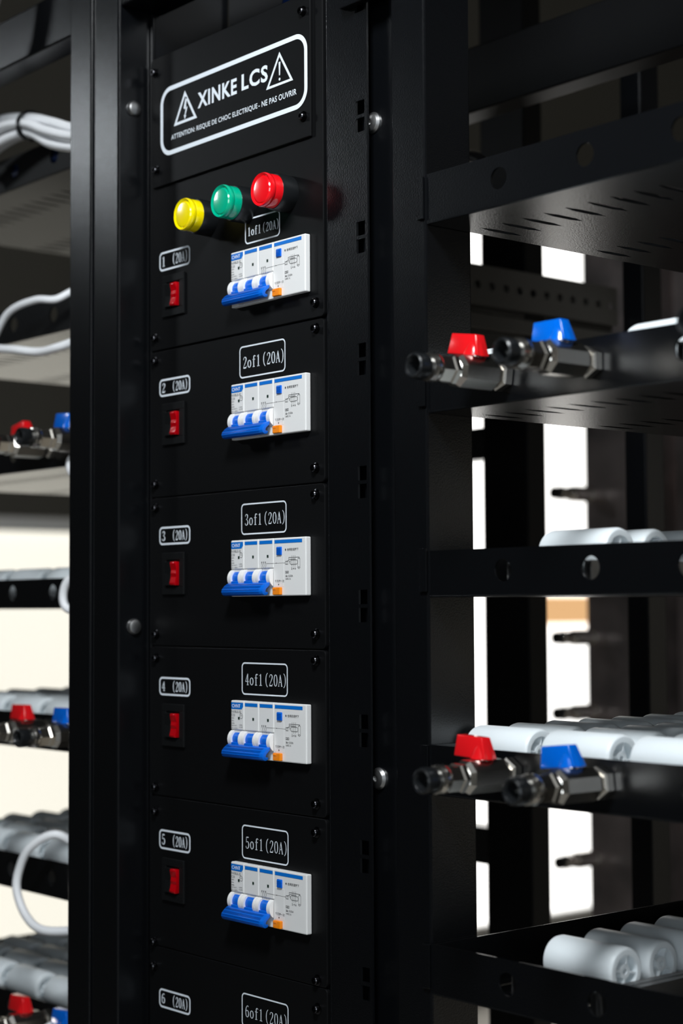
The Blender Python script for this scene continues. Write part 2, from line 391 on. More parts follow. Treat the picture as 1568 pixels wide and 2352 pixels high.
# perforated side rail
b = NB(); px0 = -.1560
def TP(u, v, t): return (px0 + .002 - t, u, v)
ys = .345
n_h = 14; pitch = .0215
zc0, zc1 = 1.628, 1.666
for i in range(n_h):
    holed_cell(b, TP, ys + i * pitch, ys + (i + 1) * pitch, zc0, zc1, ys + (i + .5) * pitch, (zc0 + zc1) / 2, .0046, .0046, 2, .002, 16)
bx(b, px0 - .012, px0 + .002, ys, ys + n_h * pitch, 1.666, 1.669); bx(b, px0 - .012, px0 + .002, ys, ys + n_h * pitch, 1.625, 1.628)
bx(b, px0 - .013, px0 - .012, ys, ys + n_h * pitch, 1.625, 1.669)
bx(b, px0 - .012, px0 + .004, ys, ys + n_h * pitch, 1.600, 1.616, .001)
pr_ = obj('perforated_side_rail', b, M['galv'], fr)
b = NB(); bx(b, px0 - .012, px0 - .006, .345, .646, 1.562, 1.626, .001); obj('side_plate', b, M['powder'], fr)

# ================================================================== CONTROL PANELS
def screw(x, z, par, y=-.0042):
    b = NB(); lathe(b, [(0, .0044), (-.0006, .0044), (-.0010, .0032), (-.0036, .0032), (-.0043, .0026), (-.0043, .0016), (-.0022, .0016), (-.0022, 0)], (x, y, z), 'Y', 18, 0)
    return obj('screw', b, M['screw'], par)
def panel(x0, x1, z0, z1, y0, y1, label, screws, bev=.0007):
    t = thing('control_panel', ((x0 + x1) / 2, y1, z0), label, 'panel', 'control panels of the column')
    ox, oy, oz = t.location
    pts = []
    r = .004
    for cx_, cz_, a0 in ((x1 - r, z1 - r, 0), (x0 + r, z1 - r, 90), (x0 + r, z0 + r, 180), (x1 - r, z0 + r, 270)):
        for i in range(5):
            a = math.radians(a0 + 22.5 * i); pts.append((cx_ - ox + r * math.cos(a), cz_ - oz + r * math.sin(a)))
    b = NB(); prism(b, pts, y0 - oy, y1 - oy, 'Y', bev); obj('face_plate', b, M['panel'], t)
    for sx, sz in screws: screw(sx - ox, sz - oz, t, y0 - oy)
    return t
YF = -.0042   # front of the panels
def label_part(t, fn, name='printed_label', m_='print'):
    b = NB(); fn(b); o = obj(name, b, M[m_], t, smooth=False)
    o.location = (-t.location.x, -t.location.y, -t.location.z); return o
def small_tag(b, z0, z1, ch):
    rring(b, -.1318, -.0842, z0, z1, .0045, .0017, YF - .00025)
    h = (z1 - z0) * .52; zz = (z0 + z1) / 2 - h / 2
    serif(b, ch, -.1285, zz, h, .0066, YF - .00025, 1.5); serif(b, '(20A)', -.1120, zz, h, .0049, YF - .00025, 1.5)
def big_tag(b, x0, x1, z0, z1, ch, fat=1.0):
    rring(b, x0, x1, z0, z1, .0042, .0012, YF - .00025)
    s = (x1 - x0) / .0625; cw = .0062 * s; h = .0098 * s; zz = (z0 + z1) / 2 - h / 2 - .0005
    serif(b, ch + 'of1', x0 + .0045 * s, zz, h, cw, YF - .00025, fat); serif(b, '(20A)', x0 + .0045 * s + 4.25 * cw, zz, h, cw, YF - .00025, fat)
small = [(1.6045, 1.6217), (1.4910, 1.5068), (1.3583, 1.3745), (1.2252, 1.2415), (1.0903, 1.1075), (.9525, .9690)]
big = [(-.004, .0437, 1.6080, 1.6298), (-.0122, .0503, 1.4950, 1.5222), (-.0102, .0510, 1.3630, 1.3892), (-.0100, .0518, 1.2298, 1.2567), (-.0102, .0520, 1.0945, 1.1225), (-.0110, .0512, .9570, .9848)]
spans = [(1.5338, 1.8010), (1.4013, 1.5325), (1.2690, 1.4005), (1.1368, 1.2682), (1.0052, 1.1360), (.8740, 1.0045)]
scr = [((-.138, 1.5450), (.0898, 1.5458)), ((-.138, 1.5240), (-.1372, 1.4130), (.090, 1.5250), (.0890, 1.4130)),
       ((-.1370, 1.3918), (-.1363, 1.2790), (.0890, 1.3918), (.0888, 1.2810)), ((-.1362, 1.2580), (-.1370, 1.1440), (.0888, 1.2600), (.0882, 1.1472)),
       ((-.1370, 1.1225), (-.1388, 1.0080), (.0880, 1.1250), (.0880, 1.0100)), ((-.1388, .9868), (.0880, .9880))]
words = ['first', 'second', 'third', 'fourth', 'fifth', 'sixth']
plab = ['tall black upper panel carrying the three pilot lights and the tag 1of1', 'black control panel with white tags 2 and 2of1', 'black control panel with white tags 3 and 3of1',
        'black control panel with white tags 4 and 4of1', 'black control panel with white tags 5 and 5of1', 'lowest black control panel with white tags 6 and 6of1']
for k in range(6):
    z0, z1 = spans[k]
    t = panel(-.1465, .0995, z0, z1, YF, -.0002, plab[k], scr[k])
    o = label_part(t, lambda b: small_tag(b, *small[k], str(k + 1))); o['label'] = 'small white tag reading %d (20A)' % (k + 1)
    o = label_part(t, lambda b: big_tag(b, *big[k], str(k + 1), 1.45 if k == 0 else (1.2 if k == 1 else 1.0))); o['label'] = 'large white tag reading %dof1 (20A)' % (k + 1)

# warning sign plate
YS = YF - .0025
sg = thing('warning_plate', (-.026, YF, 1.6815), 'black warning plate lettered XINKE LCS with two triangle signs above the pilot lights', 'sign')
b = NB(); bx(b, -.1395 + .026, .0865 + .026, -.0025, 0, 0, 1.8005 - 1.6815, .0007); obj('face_plate', b, M['panel'], sg)
for sx, sz in ((.078, 1.7860), (.0782, 1.6992), (-.1350, 1.7870), (-.1325, 1.6970)): screw(sx + .026, sz - 1.6815, sg, -.0025)
def sign(b):
    y = YS - .0003
    rring(b, -.1265, .0835, 1.7070, 1.7693, .0155, .0040, y, 12)
    def tri(ax, az, bx_, bz, cx_, cz, wd):
        cen = ((ax + bx_ + cx_) / 3, (az + bz + cz) / 3); P = [(ax, az), (bx_, bz), (cx_, cz)]
        Q = [(cen[0] + (p[0] - cen[0]) * wd, cen[1] + (p[1] - cen[1]) * wd) for p in P]
        for i in range(3): flat(b, [P[i], P[(i + 1) % 3], Q[(i + 1) % 3], Q[i]], y)
    tri(-.0885, 1.7600, -.1055, 1.7315, -.0700, 1.7315, .74)
    tri(.0470, 1.7605, .0290, 1.7325, .0650, 1.7325, .78)
    # lightning bolt
    for pts in ([(-.0870, 1.7545), (-.0905, 1.7445), (-.0868, 1.7462), (-.0852, 1.7530)], [(-.0905, 1.7447), (-.0862, 1.7462), (-.0842, 1.7450), (-.0885, 1.7432)],
                [(-.0862, 1.7462), (-.0842, 1.7450), (-.0878, 1.7372), (-.0890, 1.7378)], [(-.0900, 1.7384), (-.0864, 1.7374), (-.0888, 1.7342)]): flat(b, pts, y)
    flat(b, [(.0459, 1.7520), (.0483, 1.7520), (.0478, 1.7408), (.0464, 1.7408)], y)
    flat(b, [(.0471 + .0012 * math.cos(a * PI / 5), 1.7375 + .0012 * math.sin(a * PI / 5)) for a in range(10)], y)
    sans(b, 'XINKE', -.0690, 1.7392, .0138, .0572, y, 0.03); sans(b, 'LCS', -.0050, 1.7398, .0142, .0362, y, 0.03)
    sans(b, 'ATTENTION: RISQUE DE CHOC ELECTRIQUE', -.1095, 1.7192, .0052, .1265, y, 0.012)
    sans(b, '- NE PAS OUVRIR', .0185, 1.7196, .0050, .0508, y, 0.012)
label_part(sg, sign, 'printed_lettering')

# ================================================================== PILOT LIGHTS
def pilot(x, z, lens, label):
    t = thing('pilot_light', (x, YF, z), label, 'indicator light', 'pilot lights above the first breaker')
    b = NB(); lathe(b, [(0, .0148), (-.0020, .0152), (-.0125, .0152), (-.0150, .0144), (-.0150, .0100), (-.0130, .0100)], (0, 0, 0), 'Y', 48); obj('bezel', b, M['blackplastic'], t)
    b = NB(); lathe(b, [(-.0140, .0138), (-.0205, .0138), (-.0222, .0134), (-.0232, .0140), (-.0262, .0141), (-.0276, .0133), (-.0268, .0119), (-.0263, .0112), (-.0272, .0104), (-.0274, .0090), (-.0274, 0)], (0, 0, 0), 'Y', 48)
    obj('lens', b, M[lens], t)
    return t
pilot(-.0565, 1.6400, 'lensY', 'yellow round pilot light on the upper panel')
pilot(-.0020, 1.6412, 'lensG', 'green round pilot light between the yellow and red ones')
pilot(.0535, 1.6405, 'lensR', 'red round pilot light on the upper panel')

# ================================================================== ROCKER SWITCHES
def rocker(x, z):
    t = thing('rocker_switch', (x, YF, z), 'black rocker switch', 'switch', 'red rocker switches down the left of the column')
    b = NB()
    for q in ((-.0165, .0165, .0120, .0185), (-.0165, .0165, -.0185, -.0120), (-.0165, -.0105, -.0120, .0120), (.0105, .0165, -.0120, .0120)):
        bx(b, q[0], q[1], -.0022, 0, q[2], q[3], .0004)
    bx(b, -.0105, .0105, -.0004, 0, -.0120, .0120)
    obj('bezel', b, M['bezel'], t)
    b = NB(); prism(b, [(-.0004, -.0105), (-.0045, -.0105), (-.0026, -.0005), (-.0042, .0105), (-.0004, .0105)], -.0098, -.0008, 'X', .0005); obj('rocker_half', b, M['bezel'], t)
    b = NB(); prism(b, [(-.0004, -.0105), (-.0048, -.0105), (-.0056, -.0085), (-.0030, -.0030), (-.0044, .0000), (-.0028, .0030), (-.0052, .0088), (-.0044, .0105), (-.0004, .0105)], -.0004, .0078, 'X', .0006)
    o = obj('red_rocker', b, M['rocker'], t); o['label'] = 'translucent red rocker half'
    return t
sz = [1.5805, 1.4655, 1.3327, 1.1997, 1.0650]
s0 = rocker(-.1085, sz[0])
sw = [s0]
for z in sz[1:]:
    c = copy_tree(s0); c.location.z = z; sw.append(c)
for k, s_ in enumerate(sw): s_['label'] = 'black bezelled red rocker switch below the small tag reading %d (20A)' % (k + 1)

# ================================================================== CIRCUIT BREAKERS
YB = -.0045
def breaker(x, z):
    """x,z: upper left corner of the front face; u to the right, v downward, millimetres"""
    t = thing('circuit_breaker', (x, YF, z - .047), '', 'circuit breaker', 'white circuit breakers with blue toggles')
    yf = -.0097 - YF      # front face relative to panel front
    H = .047
    def U(u): return u / 1000
    def V(v): return H - v / 1000
    b = NB()
    mods = [(0, 18), (18.15, 38), (38.15, 58)]
    for a, c in mods:
        bx(b, U(a), U(c), yf, 0, V(24.4), V(0), .0009); bx(b, U(a), U(c), yf + .0006, 0, V(47), V(39), .0005); bx(b, U(a), U(c), yf + .0009, 0, V(39.4), V(24), 0)
    bx(b, U(58.15), U(100), yf, 0, V(47), V(0), .0009)
    obj('housing', b, M['white'], t)
    # moulded raised field on the residual current module
    b = NB(); e = yf - .00012
    bx(b, U(58.9), U(71.6), e, yf + .0002, V(39.6), V(14.6), .0001); obj('raised_field', b, M['white'], t)
    # blue print
    b = NB(); e = yf - .0002
    flat(b, [(U(.8), V(1.6)), (U(17.2), V(1.6)), (U(17.2), V(4.6)), (U(15), V(7.1)), (U(.8), V(7.1))], e)
    for a, c in ((19.6, 36.6), (39.6, 56.8), (59.8, 95.5)): rr = .5; flat(b, [(U(a), V(4.4)), (U(c), V(4.4)), (U(c), V(1.6)), (U(a), V(1.6))], e)
    obj('blue_print', b, M['blueink'], t, smooth=False)
    b = NB(); sans(b, 'CHNT', U(2.0), V(5.9), .0030, .0115, e - .0002, 0.015); obj('logo_lettering', b, M['print'], t, smooth=False)
    # grey print
    b = NB()
    def tx(s, u, v, h, wd, bo=0.0): sans(b, s, U(u), V(v), h / 1000, wd / 1000, e, bo)
    tx('NXBLE-32', 1.3, 10.2, 2.0, 12.8); tx('C20', 1.3, 13.1, 1.9, 4.4)
    tx('400V~', 1.3, 15.2, 1.1, 4.0); tx('50Hz', 1.3, 17.4, 1.1, 3.2); tx('6000A', 1.3, 19.5, 1.1, 3.8); tx('GB/T16917.1', 1.3, 21.4, 1.1, 7.6); tx('IEC 61009-1', 1.3, 23.4, 1.1, 8.4)
    tx('I-ON', 11.6, 20.6, 1.1, 4.2); tx('O-OFF', 11.6, 22.4, 1.1, 4.8)
    cx_, cz_ = U(14.4), V(12.6)
    stroke(b, [(cx_ + .0021 * math.cos(a * PI / 8), cz_ + .0021 * math.sin(a * PI / 8)) for a in range(17)], .0003, e); tx('(W)', 13.2, 13.2, 1.4, 2.6)
    for q in (42.6, 45.0, 47.4):
        stroke(b, [(U(q), V(18.6)), (U(q), V(20.3)), (U(q + 1.1), V(21.6)), (U(q + .2), V(23.6)), (U(q + 1.1), V(25.0))], .00032, e)
        stroke(b, [(U(q - .5), V(18.9)), (U(q + .6), V(19.9))], .0003, e); stroke(b, [(U(q - .5), V(19.9)), (U(q + .6), V(18.9))], .0003, e)
    stroke(b, [(U(48.5), V(20.4)), (U(74), V(20.4))], .00022, e); flat(b, [(U(61.0), V(20.4)), (U(62.4), V(19.9)), (U(62.4), V(20.9))], e)
    tx('\u5408\u95f8\u524d\u8bf7\u6309\u4e0b', 76.2, 10.9, 2.3, 14.5, 0.01); flat(b, [(U(74.2) + .0008 * math.cos(a * PI / 5), V(9.8) + .0009 * math.sin(a * PI / 5)) for a in range(10)], e)
    lw = .00030
    def L(*p, w_=lw): stroke(b, [(U(q[0]), V(q[1])) for q in p], w_, e)
    L((74, 19.2), (77, 19.2)); L((74, 21.6), (77, 21.6)); L((74, 19.0), (74, 21.8)); L((77, 19.0), (77, 21.8)); L((75.5, 19.2), (75.5, 21.6))
    L((75.5, 19.2), (78.5, 18.6), (80, 19.6), (80, 21.2), (78.8, 19.6)); 
    L((78.2, 16.2), (92, 16.2)); L((78.2, 17.6), (87, 17.6)); L((78.2, 16.2), (78.2, 18.6)); L((81, 18.4), (88.6, 18.4)); L((81, 21.8), (88.6, 21.8)); L((92, 16.2), (92, 17.4))
    L((81, 18.4), (80.2, 19.2), (80.2, 21.0), (81, 21.8)); L((88.6, 18.4), (89.4, 19.2), (89.4, 21.0), (88.6, 21.8))
    for q in (82.2, 84.3, 86.4): L((q, 14.6), (q, 23.6))
    for q in (89.9, 92.8): L((q, 17.4), (q, 24.6))
    L((89.9, 17.6), (91.3, 16.8), (92.8, 17.6)); L((89.9, 24.6), (91.3, 25.4), (92.8, 24.6), (91.3, 23.8), (89.9, 24.6))
    tx('2 4 6', 81.6, 26.0, 1.7, 5.6, 0.02)
    L((74, 27.2), (78, 27.2)); L((74, 28.7), (78, 28.7)); L((74, 27.0), (74, 28.9)); L((78, 27.0), (78, 28.9)); L((74.8, 28), (77.2, 28))
    tx('I\u0394n 0.03A', 74, 31.8, 1.7, 9.6, 0.01); tx('t\u22640.1s', 74, 34.0, 1.5, 6.6, 0.01)
    tx('\u6bcf\u6708\u6309\u4e00\u6b21', 60.2, 36.2, 2.3, 12.0, 0.01); flat(b, [(U(65), V(36.9)), (U(65.7), V(37.8)), (U(65), V(38.9)), (U(64.3), V(37.8))], e)
    obj('printed_text', b, M['ink'], t, smooth=False)
    # indicator windows
    for k, q in enumerate((11.2, 30.8, 50.6)):
        b = NB(); bx(b, U(q - 1.0), U(q + 1.0), yf - .0003, yf + .0002, V(15.6), V(13.4), 0); obj('indicator_window', b, M['hole'], t, smooth=False)
    # white guards, blue drums and the coupled toggle bar
    cy = yf + .0040
    for a, c in ((0.6, 5.0), (15.0, 18.0), (18.4, 22.8), (34.6, 37.8), (38.3, 42.6), (53.4, 57.9)):
        b = NB(); r = .0083; n = 20; pts = []
        for i in range(n + 1):
            th = math.radians(-62 + 124 * i / n); pts.append((cy - r * math.cos(th), V(32) + r * math.sin(th)))
        prism(b, pts, U(a), U(c), 'X', .0003); obj('toggle_guard', b, M['guard'], t)
    for a, c in ((5.0, 15.0), (22.8, 34.6), (42.6, 53.4)):
        b = NB(); lathe(b, [(U(a), .0064), (U(c), .0064)], (0, cy, V(32)), 'X', 28)
        bx(b, U(a), U(c), cy - .0078, cy - .004, V(36.6), V(34.2), .0005)
        obj('toggle_drum', b, M['bluehandle'], t)
    b = NB()
    pr = [(yf - .0030, V(35.8)), (yf - .0052, V(36.6)), (yf - .0078, V(38.4)), (yf - .0102, V(41.0)), (yf - .0108, V(43.2)), (yf - .0100, V(45.4)), (yf - .0080, V(46.6)),
          (yf - .0056, V(46.2)), (yf - .0044, V(44.6)), (yf - .0056, V(43.6)), (yf - .0072, V(44.2)), (yf - .0080, V(43.0)), (yf - .0070, V(40.8)), (yf - .0050, V(39.2)), (yf - .0030, V(38.6))]
    prism(b, pr, U(0.8), U(57.0), 'X', .0004)
    prism(b, [pr[1], pr[2], pr[3], pr[4], pr[5], pr[6], pr[7], pr[8], (yf - .0040, V(40))], U(1.0), U(52.5), 'X', .0003)
    obj('toggle_bar', b, M['bluehandle'], t)
    # test and reset buttons
    b = NB(); bx(b, U(63.2), U(69.6), yf - .0012, yf, V(14.0), V(7.2), .0005)
    for i in range(5): bx(b, U(63.5), U(69.3), yf - .0016, yf - .0010, V(8.9 + i * 1.15), V(8.3 + i * 1.15), .0002)
    o = obj('test_button', b, M['bluehandle'], t); o['label'] = 'small ribbed blue button'
    b = NB(); bx(b, U(60.2), U(69.8), yf - .0030, yf, V(46.2), V(40.0), .0006); bx(b, U(60.8), U(65.0), yf - .0034, yf - .002, V(42.2), V(41.0), .0002)
    o = obj('reset_button', b, M['orange'], t); o['label'] = 'orange push button'
    return t
bz = [1.6025, 1.4900, 1.3585, 1.2250, 1.0915]; bxx = [-.0170, -.0172, -.0178, -.0181, -.0187]
b0 = breaker(bxx[0], bz[0]); brk = [b0]
for k in range(1, 5):
    c = copy_tree(b0); c.location = (bxx[k], YF, bz[k] - .047); brk.append(c)
for k, c in enumerate(brk):
    c['label'] = ['white circuit breaker with blue toggle under the tag 1of1, topmost of the column', 'white circuit breaker with blue toggle under the tag 2of1', 'white circuit breaker with blue toggle under the tag 3of1',
                  'white circuit breaker with blue toggle under the tag 4of1', 'white circuit breaker with blue toggle under the tag 5of1, lowest of the column'][k]

# ================================================================== ROLLER TRAYS
def TZ(z0):
    def f(u, v, t): return (u, v, z0 + t)
    return f
def TYp(y0):
    def f(u, v, t): return (u, y0 + t, v)
    return f
def make_roller():
    b = NB(); R = .0168; L = .032
    lathe(b, [(-L, .006), (-L, .0145), (-L + .0012, .0160), (-L + .004, R), (L - .003, R), (L - .0008, .0160), (L, .0150), (L, .0112), (L - .007, .0108), (L - .007, .0055), (L - .0015, .0050), (L - .0015, .0022), (L - .01, .0022), (L - .01, 0)], (0, 0, 0), 'X', 40)
    for k in range(4):
        a = PI / 4 + k * PI / 2; t = bmesh.new(); bmesh.ops.create_cube(t, size=1)
        bmesh.ops.scale(t, vec=(.0065, .0060, .0011), verts=t.verts); bmesh.ops.translate(t, vec=(L - .0042, .0080, 0), verts=t.verts)
        bmesh.ops.rotate(t, cent=(0, 0, 0), matrix=Matrix.Rotation(a, 3, 'X'), verts=t.verts); merge(b, t)
    me = bpy.data.meshes.new('roller'); b.to_mesh(me); b.free(); me.materials.append(M['nylon'])
    me.polygons.foreach_set('use_smooth', [True] * len(me.polygons)); me.set_sharp_from_angle(angle=math.radians(32))
    return me
ROL = make_roller()
def tray(x0, x1, z0, z1, holes, cols, label, group, strips=(), m_='powder', depth=.32, slots=True, y0=0.0, rowoff=.045, nrow=7):
    t = thing('roller_tray', ((x0 + x1) / 2, y0, z0), label, 'shelf tray', group)
    off = Vector(t.location)
    b = NB(); th = .0016; hz = (z0 + z1) / 2 + .0012; hr = .0081
    T = TYp(y0); x = x0
    for h in sorted(holes):
        a, c = h - .011, h + .011
        quadbox(b, T, x, a, z0, z1, th)
        holed_cell(b, T, a, c, z0, z1, h, hz, hr, hr, 2, th); x = c
    quadbox(b, T, x, x1, z0, z1, th)
    # bottom sheet with slots
    Tb = TZ(z0); rows = [(.001 + th, .030, False, 0), (.030, .096, True, .063), (.096, .162, False, 0), (.162, .224, True, .193), (.224, depth, False, 0)]
    for v0, v1, sl, vc in rows:
        v0 += y0; v1 += y0
        if not (sl and slots): quadbox(b, Tb, x0, x1, v0, v1, th); continue
        u = x0 + .0055
        quadbox(b, Tb, x0, u, v0, v1, th)
        while u + .0213 < x1 - .004:
            holed_cell(b, Tb, u, u + .0213, v0, v1, u + .0106, vc + y0,   .0031, .0228, 6, th, 20); u += .0213
        quadbox(b, Tb, u, x1, v0, v1, th)
    for xa in (x0, x1 - th): bx(b, xa, xa + th, y0 + th, y0 + depth, z0 + th, z1)
    bx(b, x0, x1, y0 + depth, y0 + depth + th, z0, z1)
    # folded lower edge
    lathe(b, [(x0, .0011), (x1, .0011)], (0, y0 + .0010, z0 + .0008), 'X', 8)
    o = obj('tray_body', b, M[m_], t); o.location = -off
    for cx_ in sorted(set(list(cols) + list(strips))):
        for s in (-1, 1):
            b = NB(); sx = cx_ + s * .0365
            bx(b, sx - .0028, sx + .0028, y0 + .006, y0 + depth - .004, z1 - .0125, z1 - .0110, 0)
            bx(b, sx - .0030, sx - .0020, y0 + .006, y0 + depth - .004, z0 + .002, z1 - .0105, 0); bx(b, sx + .0020, sx + .0030, y0 + .006, y0 + depth - .004, z0 + .002, z1 - .0105, 0)
            o = obj('guide_strip', b, M['zinc'], t); o.location = -off
    for cx_ in cols:
        for k in range(nrow):
            r = bpy.data.objects.new('roller', ROL); C.objects.link(r); r.parent = t
            r.location = Vector((cx_, y0 + rowoff + .0390 * k, z1 - .0038)) - off; r.rotation_euler = ((k * 1.3 + cx_ * 40) % 6.28, 0, 0)
    return t
XR0, XR1 = .2155, .640
gR = 'trays of the right rack'; HX = [.291, .373, .455, .537, .619]
CO = [.252, .329, .411]
tray(XR0, XR1, 1.588, 1.6255, HX, [], 'slotted black tray of the right rack above the upper valve pair', gR)
tray(XR0, XR1, 1.446, 1.4825, HX, [CO[0], CO[2]], 'black tray of the right rack holding the upper valve pair', gR)
tray(XR0, XR1, 1.309, 1.3432, HX, [CO[1]], 'black tray of the right rack midway between the upper and lower valve pairs', gR)
tray(XR0, XR1, 1.1640, 1.2003, HX, CO, 'black tray full of white rollers holding the lower valve pair, right rack', gR)
tray(XR0, XR1, 1.0190, 1.0555, HX, [CO[1]], 'lowest black tray of the right rack with one row of white rollers', gR, strips=[CO[2]])
gL = 'trays of the left rack'; LC = [-.362 - .079 * k for k in range(5)]; LH = [-.3250, -.4080, -.491, -.574]
def ltray(z0, z1, cols, label, m_='powder'): tray(-.760, -.300, z0, z1, LH, cols, label, gL, y0=.050, depth=.30, nrow=6, m_=m_)
ltray(1.758, 1.794, [], 'topmost black tray of the left rack, under the bundle of white cables', 'panel')
ltray(1.590, 1.6265, [], 'black tray of the left rack behind the arching white cable')
ltray(1.4485, 1.4850, [], 'black tray of the left rack holding the higher blurred valves')
ltray(1.3030, 1.3340, LC[1:], 'black tray of the left rack near eye level, no valves on it')
ltray(1.1575, 1.1940, LC, 'black tray of the left rack with white rollers behind the lower blurred valves')
ltray(1.0080, 1.0450, LC[1:], 'black tray of the left rack with the big white cable loop')
ltray(.8640, .9000, LC, 'lowest black tray in view of the left rack, covered with white rollers')

# rack frames that carry the trays
rk = thing('rack_frame', (.43, .16, 0), 'black steel frame of the right rack carrying the valve trays', 'rack')
def rp(name, *a, par=rk, m_='powder', bev=.0018):
    b = NB(); bx(b, *a, bev, 2); o = obj(name, b, M[m_], par); o.location = -Vector(par.location); return o
rp('upright', .1765, .2140, 0, .048, 0, 2.30); rp('upright', .642, .680, 0, .048, 0, 2.30)
rp('upright', .642, .680, .325, .373, 0, 2.30)
for z in (1.590, 1.449, 1.311, 1.166, 1.021):
    rp('hook_tab', .2065, .2138, -.0022, -.0002, z + .002, z + .034, bev=.0003)
rp('top_beam', .2145, .6415, .002, .046, 1.876, 1.92)
rp('rear_beam', -.155, .6415, .330, .360, 1.798, 1.865, m_='panel')
rp('upright', -.190, -.1555, .330, .365, 1.70, 1.92, m_='panel')
lk = thing('rack_frame', (-.5, .16, 0), 'black steel frame of the left rack at the left edge of the picture', 'rack')
rp('upright', -.2360, -.1990, -.035, .003, 0, 2.30, par=lk); rp('upright', -.800, -.762, -.035, .003, 0, 2.30, par=lk)
rp('top_beam', -.7615, -.2365, -.033, -.003, 1.843, 1.892, par=lk)
for z in (1.590, 1.4485, 1.303, 1.1575, 1.008, .864): rp('side_rail', -.299, -.199, .052, .060, z, z + .03, par=lk, bev=.0005)
rp('upright', -.236, -.199, .003, .060, 0, 1.80, par=lk)
rp('upright', -.800, -.762, .352, .390, 0, 2.30, par=lk)
for z in (1.560, 1.415, 1.030):
    rp('rear_crossbeam', -.7615, -.2945, .354, .380, z - .012, z + .028, par=lk)

# ================================================================== BALL VALVES
def valve(color, label, roll, x, y, z, group):
    t = thing('ball_valve', (x, y, z), label, 'valve', group); t.rotation_euler = (0, math.radians(roll), 0)
    b = NB(); r0 = .0112
    lathe(b, [(-.0002, .0098), (-.0010, r0), (-.0070, r0), (-.0085, .0098), (-.0085, .006)], (0, 0, 0), 'Y', 6, PI / 6); o = obj('lock_nut', b, M['chrome'], t, smooth=False)
    b = NB(); lathe(b, [(-.0080, .0088), (-.0100, .0095), (-.0150, .0122), (-.0460, .0122), (-.0500, .0100), (-.0510, .0088)], (0, 0, 0), 'Y', 8, PI / 8)
    obj('valve_body', b, M['chrome'], t, smooth=False)
    b = NB(); lathe(b, [(-.0500, .0092), (-.0508, .0108), (-.0545, .0108), (-.0560, .0097), (-.0660, .0097), (-.0675, .0090)], (0, 0, 0), 'Y', 6, 0); obj('hex_fitting', b, M['brushed'], t, smooth=False)
    b = NB(); lathe(b, [(-.0660, .0090), (-.0675, .0100), (-.0705, .0103), (-.0722, .0096), (-.0730, .0100), (-.0745, .0096), (-.0752, .0080)], (0, 0, 0), 'Y', 32); obj('collar', b, M['chrome'], t)
    b = NB(); lathe(b, [(-.0750, .0080), (-.0765, .0088), (-.0800, .0091), (-.0850, .0091), (-.0868, .0086), (-.0876, .0076), (-.0872, .0066), (-.0860, .0058), (-.0740, .0054), (-.0720, 0)], (0, 0, 0), 'Y', 36)
    obj('push_fit_nose', b, M['blackplastic'], t)
    b = NB(); lathe(b, [(.0090, .0055), (.0130, .0055)], (0, -.030, 0), 'Z', 20); obj('stem', b, M['chrome'], t)
    # lever: wedge, wider at the bottom
    b = NB(); q = bmesh.new()
    zt, zb = .0265, .0118; yc = -.030
    top = [(-.0215, -.0042), (.0028, -.0042), (.0028, .0042), (-.0215, .0042)]; bot = [(-.0222, -.0062), (.0082, -.0062), (.0082, .0062), (-.0222, .0062)]
    A = [q.verts.new((p[0], yc + p[1], zb)) for p in bot]; B = [q.verts.new((p[0], yc + p[1], zt)) for p in top]
    q.faces.new(A[::-1]); q.faces.new(B)
    for i in range(4): q.faces.new((A[i], A[(i + 1) % 4], B[(i + 1) % 4], B[i]))
    bmesh.ops.bevel(q, geom=list(q.edges), offset=.0008, segments=3, profile=.5, affect='EDGES'); bmesh.ops.recalc_face_normals(q, faces=q.faces); merge(b, q)
    lathe(b, [(.0118, .0086), (.0150, .0076), (.0232, .0040), (.0236, 0)], (0, yc, 0), 'Z', 24)
    o = obj('lever', b, M[color], t); o['label'] = ('red' if color == 'redhandle' else 'blue') + ' trapezoid lever'
    return t
gv = 'ball valves of the racks'
vr = valve('redhandle', 'steel ball valve with red lever on the upper valve rail of the right rack', 9, .2940, 0, 1.4650, gv)
vb = valve('valveblue', 'steel ball valve with blue lever on the upper valve rail of the right rack', 0, .3770, 0, 1.4650, gv)
def vcopy(src, label, roll, x, y, z):
    c = copy_tree(src); c.location = (x, y, z); c.rotation_euler = (0, math.radians(roll), 0); c['label'] = label; return c
vcopy(vr, 'steel ball valve with red lever on the lower valve rail of the right rack', 3, .2985, 0, 1.1855)
vcopy(vb, 'steel ball valve with blue lever on the lower valve rail of the right rack', -6, .3820, 0, 1.1850)
vcopy(vr, 'ball valve cut off by the right picture edge, only its black nose showing', 0, .5270, 0, 1.4650)
vcopy(vb, 'blurred ball valve with blue lever on the left rack, higher one', 4, -.3250, .05, 1.4695)
vcopy(vr, 'blurred ball valve with red lever on the left rack, higher one', -10, -.4080, .05, 1.4695)
vcopy(vb, 'blurred ball valve with blue lever on the left rack, beside the white rollers', 0, -.3250, .05, 1.1785)
vcopy(vr, 'blurred ball valve with red lever on the left rack, beside the white rollers', 0, -.4080, .05, 1.1785)
vcopy(vb, 'ball valve with blue lever at the bottom left edge of the picture', 0, -.3250, .05, .8850)
vcopy(vr, 'ball valve with red lever at the bottom left edge of the picture', 0, -.4080, .05, .8850)

